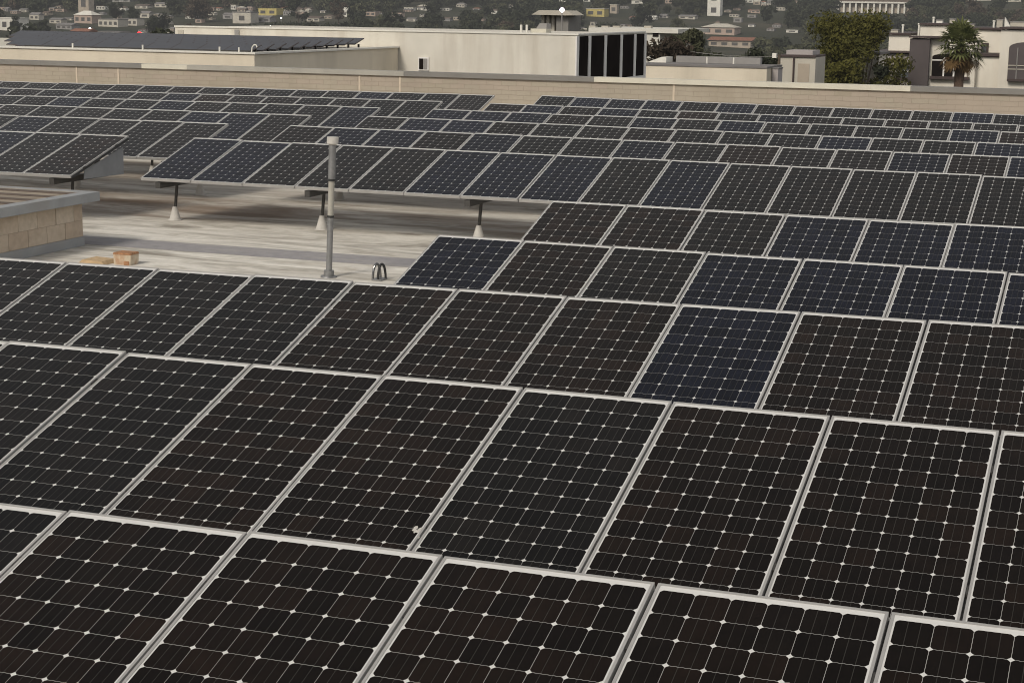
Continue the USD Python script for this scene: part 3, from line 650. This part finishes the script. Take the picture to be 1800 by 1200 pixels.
tree('broadleaf_tree', 'lower green leafy tree in front of the big bright green one', (B(1470, 106), 106, GZ), 12.6, 2.3, 'leaf_green', 6, 8000, .13, .25, blobs=24)
tree('broadleaf_tree', 'small dark green tree covering a white wall beside the apartments', (B(1553, 108), 108, GZ), 12.4, 1.2, 'leaf_dark', 8, 2600, .16, .25, blobs=16)
tree('broadleaf_tree', 'small dark tree at the foot of the utility pole', (B(1380, 92), 92, GZ), 11.7, .9, 'leaf_dark', 9, 1500, .16, .3, blobs=12)
tree('broadleaf_tree', 'brownish bare looking tree behind the low cream building', (B(1172, 104), 104, GZ), 13.9, 2.1, 'leaf_brown', 12, 3500, .2, .3, blobs=22)
tree('broadleaf_tree', 'dark olive tree behind the cream building, left of tiled roofs', (B(1213, 125), 125, GZ), 14.1, 1.7, 'leaf_olive', 13, 3000, .22, .3, blobs=20)
tree('broadleaf_tree', 'dark green tree directly left of the utility pole', (B(1343, 118), 118, GZ), 12.9, 2.2, 'leaf_dark', 14, 3500, .22, .3, blobs=20)
tree('broadleaf_tree', 'dark low tree between cream building and tiled house', (B(1275, 120), 120, GZ), 12.2, 2.6, 'leaf_dark', 15, 3500, .22, .3, blobs=22)
b5 = thing('white_garden_building', 'small white building glimpsed between the green tree and apartments', 'building', (B(1530, 113), 114, GZ))
p, q_ = at_y(1521, 96, 113), at_y(1545, 96, 113); G(p[0], q_[0], 113, 117, GZ, p[2]).build('wall', 'apartment_white', b5); G(p[0] - .1, q_[0] + .1, 112.9, 117.1, p[2] + .002, p[2] + .15).build('roof', 'roof_grey', b5)

# fan palm
PLM = 110.0; c = at_y(1689, 88, PLM); pm = thing('fan_palm', 'fan palm with green crown and brown skirt before the apartment block', 'palm tree', (c[0], PLM, GZ))
m = MB(); zs = np.linspace(GZ - .2, c[2] + .2, 14)
for a, b_ in zip(zs[:-1], zs[1:]): m.cyl((c[0], PLM, a), (c[0], PLM, b_), .30 + .02 * rng.random(), .28, 12)
m.build('trunk', 'palm_trunk', pm)
def frond(az, el, ln, mt, size):
    d = np.array([math.cos(az) * math.cos(el), math.sin(az) * math.cos(el), math.sin(el)]); o = np.array([c[0], PLM, c[2] + .25])
    hub = o + d * ln; side = np.cross(d, [0, 0, 1.0]); side /= np.linalg.norm(side) + 1e-9; up = np.cross(side, d)
    m = MB(); m.cyl(o, hub, .03, .02, 5, caps=False)
    V = [hub]; F = []
    n = 11
    for k in range(n):
        th = (k / (n - 1) - .5) * math.radians(215); dr = d * math.cos(th) + side * math.sin(th); wd_ = .085 * size
        tip = hub + dr * size * (1 - .12 * abs(th)) - np.array([0, 0, .28 * size]) * (.5 + .5 * rng.random()) + up * .06
        mid = hub + dr * size * .55 + up * .05 * size; pe = np.cross(dr, up)
        b0 = len(V); V += [mid - pe * wd_, mid + pe * wd_, tip]; F += [[0, b0, b0 + 1], [b0, b0 + 2, b0 + 1]]
    m.add(np.array(V), F); m.build('frond' if mt == 'leaf_palm' else 'dead_frond', mt, pm)
for k in range(44):
    el = math.radians(-34 + 120 * (k / 43) ** 1.0); el = min(el, math.radians(80)); frond(k * 2.39996, el, .70 + .4 * rng.random(), 'leaf_palm', .78 + .25 * rng.random())
for k in range(30): frond(k * 2.39996 + 1, math.radians(-42 - 40 * rng.random()), .75 + .75 * rng.random(), 'leaf_dead', .68)

# ------------------------------------------------------------------ far townscape on the hillside
def house(px, py, wpx, hpx, wall, roof, label, kind='gable', windows=2, name='house', cat='house', depth=.8, group=None):
    p, d = on_land(px, py); k = d / FPX * 1.02; w, h = wpx * k, hpx * k
    gz = float(land_h(p[0], p[1])); t = thing(name, label, cat, (p[0], p[1], gz), group); x, y = p[0], p[1]; dp = max(w * depth, 4)
    z0, z1 = gz - 6, gz + h * (1 if kind == 'flat' else .68)
    G(x - w / 2, x + w / 2, y, y + dp, z0, z1).build('wall', wall, t)
    if kind == 'flat': G(x - w / 2 - .2, x + w / 2 + .2, y - .2, y + dp + .2, z1 + .01, z1 + h * .08).build('roof', roof, t)
    else:
        e = w * .04
        if kind == 'gable': MB().prism([(y - e, z1 + .01), (y + dp + e, z1 + .01), (y + dp / 2, z1 + h * .34)], 'x', x - w / 2 - e, x + w / 2 + e).build('roof', roof, t)
        else:
            v = [(x - w / 2 - e, y - e, z1 + .01), (x + w / 2 + e, y - e, z1 + .01), (x + w / 2 + e, y + dp + e, z1 + .01), (x - w / 2 - e, y + dp + e, z1 + .01), (x - w * .2, y + dp / 2, z1 + h * .34), (x + w * .2, y + dp / 2, z1 + h * .34)]
            MB().add(np.array(v), [[0, 1, 5], [0, 5, 4], [1, 2, 5], [2, 3, 4], [2, 4, 5], [3, 0, 4], [0, 2, 1], [0, 3, 2]]).build('roof', roof, t)
    fl = 2 if h > 12 else 1
    for f in range(fl):
        for q_ in range(windows):
            cx = x - w / 2 + w * (q_ + .5) / windows; ww = min(w / windows * .28, 1.6); zc = gz + (z1 - gz) * ((f + .5) / fl); hh = (z1 - gz) / fl * .22
            G(cx - ww, cx + ww, y - .06, y - .01, zc - hh, zc + hh).build('window', 'far_window', t)
HOUSES = [
 (8, 54, 44, 19, 'far_white', 'far_white', 'bright white flat building at the far left picture edge', 'flat', 3),
 (60, 36, 18, 12, 'far_pale', 'roof_grey', 'small pale house up slope from the bright white building', 'gable', 2),
 (40, 22, 14, 6, 'far_pale', 'roof_grey', 'tiny pale house high above the white building', 'gable', 1),
 (97, 42, 22, 9, 'far_pale', 'roof_grey', 'pale cottage left of the striped hall', 'gable', 2),
 (112, 52, 30, 10, 'far_grey', 'roof_grey', 'grey house below the striped hall, left side', 'gable', 3),
 (147, 22, 20, 30, 'far_tan', 'far_pale', 'tall tan tower rising above the striped hall', 'flat', 1),
 (146, 42, 34, 20, 'far_pink', 'far_white', 'hall with pale curved stripes below the tan tower', 'hip', 3),
 (190, 48, 38, 12, 'far_pale', 'roof_grey', 'pale row house right of the striped hall', 'flat', 4),
 (228, 46, 28, 11, 'far_pale', 'roof_grey', 'grey white row house left of the dark trees', 'flat', 3),
 (140, 66, 34, 13, 'roof_terracotta', 'roof_terracotta', 'rust brown building just above the solar array', 'gable', 2),
 (190, 64, 44, 7, 'far_grey', 'roof_grey', 'long low grey building above the solar array', 'flat', 5),
 (213, 5, 34, 7, 'far_grey', 'roof_grey', 'grey house at the top edge above the dark trees', 'gable', 2),
 (248, 16, 24, 7, 'far_pale', 'roof_brown', 'pale house on slope right of the dark trees', 'gable', 2),
 (254, 32, 18, 11, 'far_pale', 'roof_grey', 'cream house below the slope house, near red light', 'gable', 1),
 (282, 14, 22, 8, 'far_pale', 'roof_grey', 'second pale house farther right on the slope', 'gable', 2),
 (425, 42, 34, 18, 'far_pale', 'roof_grey', 'pale greenish house with one dark window above long building', 'flat', 1),
 (400, 34, 18, 10, 'far_grey', 'roof_grey', 'grey shed left of the pale greenish house', 'gable', 1),
 (470, 28, 34, 11, 'far_yellow', 'far_yellow', 'bright yellow house above the long beige building', 'flat', 2),
 (462, 40, 26, 11, 'far_grey', 'roof_grey', 'grey house under the bright yellow one', 'gable', 2),
 (550, 38, 24, 8, 'far_pale', 'roof_brown', 'small pale house right of the yellow one', 'gable', 2),
 (606, 30, 8, 15, 'far_white', 'far_white', 'narrow white house beside the middle woods', 'gable', 1),
 (722, 38, 16, 6, 'far_pale', 'roof_grey', 'tiny pale house alone in the middle woods', 'gable', 1),
 (992, 4, 18, 7, 'far_white', 'roof_brown', 'white house at the top edge above the fin tower', 'gable', 1),
 (1030, 4, 14, 6, 'far_white', 'roof_grey', 'second small white house at top right of fin tower', 'gable', 1),
 (1046, 30, 32, 13, 'far_yellow', 'far_pale', 'cream yellow house right of the fin tower', 'flat', 2),
 (1078, 24, 12, 14, 'far_tan', 'far_pale', 'tan block house right of the cream yellow one', 'flat', 1),
 (1120, 7, 20, 8, 'far_white', 'roof_grey', 'white house at the top above the dark trees', 'gable', 1),
 (1143, 36, 18, 7, 'far_white', 'far_white', 'small white roofed house above the flat white one', 'gable', 1),
 (1207, 34, 28, 7, 'far_pale', 'roof_grey', 'low pale house left of the tall ivory tower', 'gable', 2),
 (1254, 30, 22, 40, 'far_white', 'far_white', 'tall ivory tower cut by the top picture edge', 'flat', 1),
 (1262, 62, 56, 18, 'far_pink', 'far_pale', 'pinkish house with pale hip roof under ivory tower', 'hip', 3),
 (1282, 84, 72, 16, 'far_tan', 'roof_terracotta', 'tan house with terracotta tiled roof in mid town', 'gable', 4),
 (1392, 58, 20, 4, 'far_white', 'far_white', 'thin white roofed shed left of the big green tree', 'flat', 1),
 (1320, 48, 10, 5, 'far_white', 'roof_grey', 'tiny white hut among the dark woods', 'gable', 1),
 (1720, 3, 40, 8, 'far_pale', 'roof_grey', 'pale house at top edge above the palm', 'flat', 3),
 (1780, 4, 26, 6, 'far_pale', 'roof_grey', 'pale house at the top right picture corner', 'flat', 2)]
for h_ in HOUSES: house(*h_)
# flat white building behind the dark windows, and the colonnaded one on the hill
bw = thing('flat_white_building', 'flat white roofed building behind the dark window wall', 'building', (at_y(1120, 55, 140)[0], 140, GZ))
p, q_ = at_y(1040, 50, 140), at_y(1160, 60, 140); G(p[0], q_[0], 140, 150, GZ, p[2] - .3).build('wall', 'far_white', bw); G(p[0] - .2, q_[0] + 1.6, 139.8, 150.2, p[2] - .29, p[2] + .05).build('roof', 'far_white', bw)
a, b_ = at_y(1147, 57, 139.9), at_y(1157, 65, 139.9); G(a[0], b_[0], 139.93, 139.99, b_[2], a[2]).build('window', 'window_dark', bw)
for px in (1041, 1063, 1083, 1138): a = at_y(px, 48, 143); G(a[0] - .3, a[0] + .3, 143, 143.6, p[2], a[2] + .1).build('roof_vent', 'far_pale', bw)
p, d = on_land(1535, 24); k = d / FPX; w = 128 * k; hh = 21 * k; gz = float(land_h(p[0], p[1]))
ch = thing('colonnaded_building', 'long white building with a row of columns on the hill', 'building', (p[0], p[1], gz))
G(p[0] - w / 2, p[0] + w / 2, p[1] + 3, p[1] + 14, gz - 8, gz + hh * .8).build('wall', 'far_tan', ch)
G(p[0] - w / 2 - .5, p[0] + w / 2 + .5, p[1] - .5, p[1] + 14.5, gz + hh * .8, gz + hh * .92).build('cornice', 'far_white', ch)
G(p[0] - w / 2 - .2, p[0] + w / 2 + .2, p[1], p[1] + 14, gz + hh * .921, gz + hh * 1.1).build('roof', 'roof_brown', ch)
for q_ in range(13): xx_ = p[0] - w / 2 + w * (q_ + .3) / 12.6; G(xx_ - .07 * w / 12, xx_ + .2 * w / 12, p[1], p[1] + 1, gz - 6, gz + hh * .795).build('column', 'far_white', ch)
# lights in the town
for px, py, mt, lab, s in ((245, 59, 'lamp_red', 'glowing red traffic light above the solar array', 1.7), (187, 61, 'lamp_pink', 'bright pinkish car headlight left of red light', 1.0),
                           (158, 51, 'lamp_white', 'bright white street light beside the striped hall', 1.1), (494, 32, 'lamp_white', 'white street light right of the yellow house', .9),
                           (475, 46, 'lamp_white', 'white street light just over the long building', .7)):
    p, d = on_land(px, py + 4); p = np.array([0, 0, CAM_H]) + (ray(px, py) / np.hypot(*ray(px, py)[:2])) * (d - 14); gz = float(land_h(p[0], p[1]))
    t = thing('street_light', lab, 'street light', (p[0], p[1], gz)); MB().cyl((p[0], p[1], gz), (p[0], p[1], p[2]), .15, .1, 6).build('post', 'far_grey', t)
    sp = trimesh.creation.icosphere(1, .5 * s); MB().add(sp.vertices * [1.4, 1, 1] + p, sp.faces).build('lamp', mt, t, smooth=True)

# tiny houses that nothing tells apart
gh = np.random.default_rng(21)
TINY = 'tiny distant house or shed half hidden among trees of the far town'
tiny = []
for n in range(210):
    r = gh.random()
    px, py = (gh.uniform(0, 310), gh.uniform(16, 66)) if r < .45 else (gh.uniform(330, 620), gh.uniform(18, 42)) if r < .72 else (gh.uniform(1000, 1430), gh.uniform(5, 60)) if r < .93 else (gh.uniform(620, 900), gh.uniform(8, 40))
    if any(abs(px - h_[0]) < (h_[2] + 16) / 2 and abs(py - h_[1]) < 14 for h_ in HOUSES): continue
    e = (px, py, gh.uniform(7, 18), gh.uniform(4, 7.5), ['far_pale', 'far_grey', 'far_white', 'far_tan', 'far_pink'][gh.integers(5)], ['roof_grey', 'roof_brown', 'far_pale', 'roof_terracotta'][gh.choice(4, p=[.4, .3, .2, .1])], TINY, ['gable', 'flat', 'hip'][gh.integers(3)], int(gh.integers(1, 4)))
    tiny.append(e); house(*e, group='tiny houses of the far town')
for px, d, py, sp_, mt, lab in ((18, 240, 60, 3.0, 'leaf_dark', 'dark bushy tree at the left picture edge above the roof'), (52, 200, 52, 2.2, 'leaf_brown', 'thin brownish tree second from the left above the roof'),
                            (88, 260, 58, 3.2, 'leaf_dark', 'dark wide tree third from the left above the roof'), (292, 230, 36, 3.6, 'leaf_dark', 'near dark tree touching the left end of long building'), (160, 330, 62, 3, 'leaf_olive', 'low olive tree just over the solar array')):
    w_ = ray(px, py); w_ = w_ / math.hypot(w_[0], w_[1]); q_ = w_ * d; gz = float(land_h(q_[0], q_[1]))
    tree('town_tree', lab, (q_[0], q_[1], gz), CAM_H + q_[2] - gz, sp_, mt, int(px), 2200, .35, .3, blobs=18)
# single trees that stand out
for n, (px, py, hp, wp, mt, lab) in enumerate((
    (205, 40, 34, 34, 'leaf_dark', 'dark round tree right of the tan tower'), (232, 44, 30, 30, 'leaf_dark', 'dark tree between two pale row houses'),
    (278, 68, 40, 44, 'leaf_dark', 'large dark brown tree left of the long building'), (30, 62, 30, 24, 'leaf_dark', 'dark tree under the bright white building'),
    (75, 64, 26, 30, 'leaf_dark', 'dark bush tree left of the rust brown building'), (525, 44, 50, 44, 'leaf_dark', 'tall dark tree above the middle of the long building'),
    (595, 44, 44, 30, 'leaf_brown', 'reddish brown tree left of the narrow white house'), (355, 40, 40, 60, 'leaf_brown', 'wide brownish tree above the left of the long building'),
    (838, 48, 24, 30, 'leaf_olive', 'olive round tree above the long building right half'), (1128, 52, 46, 46, 'leaf_dark', 'very dark tree behind the flat white building'),
    (930, 46, 30, 30, 'leaf_dark', 'dark tree just left of the fin tower'), (1705, 48, 46, 50, 'leaf_brown', 'brownish tree behind the palm crown'), (1190, 70, 36, 30, 'leaf_olive', 'olive tree left of the pinkish hip roof house'))):
    p, d = on_land(px, py); k = d / FPX; gz = float(land_h(p[0], p[1]))
    tree('far_tree', lab, (p[0], p[1], gz), hp * k, wp * k * .5, mt, 40 + n, 1400, .035 * wp * k + .15, .2, blobs=18)

# woods on the far slopes: one mass
src = '/World/far_woods'
pi_ = UsdGeom.PointInstancer.Define(stage, src); data(pi_.GetPrim(), 'grey green far-off woods covering the hillside behind the town', 'woods', None, 'stuff')
kinds = [('leaf_dark', 7, 3.6), ('leaf_dark', 9, 4.2), ('leaf_olive', 6.5, 3.8), ('leaf_olive', 8, 4), ('leaf_brown', 6, 3.4)]
for n, (mt, hh, sp_) in enumerate(kinds):
    g = np.random.default_rng(100 + n); cs = [np.array([g.normal(0, sp_ * .35), g.normal(0, sp_ * .35), hh * g.uniform(.3, .85)]) for _ in range(9)]
    v, f = leaves(cs, [sp_ * g.uniform(.35, .6) for _ in cs], 170, 1.0, 200 + n); m = MB().add(v, f); m.cyl((0, 0, -1), (0, 0, hh * .5), .3, .15, 5)
    path = f'{src}/tree_{["dark", "tall", "olive", "broad", "brown"][n]}'; vv, ff = m.arrays(); usdkit.mesh(stage, path, (vv, ff), MAT[mt])
    pi_.GetPrototypesRel().AddTarget(path)
g = np.random.default_rng(5); N = 46000
dd = np.sqrt(g.uniform(420 ** 2, 2500 ** 2, N)); th = g.uniform(math.radians(84), math.radians(136), N)
x, y = dd * np.cos(th), dd * np.sin(th)
dens = meshkit.fbm(np.stack([x / 90, y / 90, 0 * x], -1), 3, 9)
keep = (dens > np.interp(dd, [400, 800, 1100, 1400], [.42, .32, .18, .06]))
# clearings in front of houses and standing trees
z = land_h(x, y); P3 = np.stack([x, y, z + 3.5], -1); C = (P3 - [0, 0, CAM_H]) @ RR.T; sx_, sy_ = 900 + FPX * C[:, 0] / C[:, 2], 600 + FPX * C[:, 1] / C[:, 2]
for h_ in HOUSES + tiny:
    p, d = on_land(h_[0], h_[1]); tw_ = 5 * FPX / d
    keep &= ~((np.abs(sx_ - h_[0]) < h_[2] / 2 + tw_ * .7) & (dd < d + h_[2] * d / FPX) & (sy_ - 8 * FPX / dd < h_[1]) & (dd > d - (260 if h_ in HOUSES else 170)))
p, d = on_land(1535, 24); keep &= ~((np.abs(sx_ - 1535) < 66) & (dd < d + 20) & (dd > d - 150))
x, y, z, dd = x[keep], y[keep], z[keep], dd[keep]; M_ = len(x)
pi_.CreatePositionsAttr(Vt.Vec3fArray.FromNumpy(np.stack([x, y, z], -1).astype(np.float32)))
tone = meshkit.noise(np.stack([x / 70, y / 70, 0 * x], -1), 4) + g.normal(0, .13, M_)
pi_.CreateProtoIndicesAttr(Vt.IntArray.FromNumpy(np.clip((tone * 5).astype(int), 0, 4).astype(np.int32)))
sc = g.uniform(.6, 1.25, M_); pi_.CreateScalesAttr(Vt.Vec3fArray.FromNumpy(np.repeat(sc[:, None], 3, 1).astype(np.float32)))
an = g.uniform(0, math.pi * 2, M_) / 2; pi_.CreateOrientationsAttr(Vt.QuathArray([Gf.Quath(float(math.cos(q_)), 0, 0, float(math.sin(q_))) for q_ in an]))

# ------------------------------------------------------------------ the air
usdkit.material(stage, '/World/Looks/air', {'v': ('principled_volume', {'color': (.86, .88, .92), 'density': 0.00011})}, volume='v.volume')
MAT['air'] = UsdShade.Material.Get(stage, '/World/Looks/air')
MB().box(-4400, 4400, -4400, 4400, -120, 560).build('haze', 'air', kind='stuff')
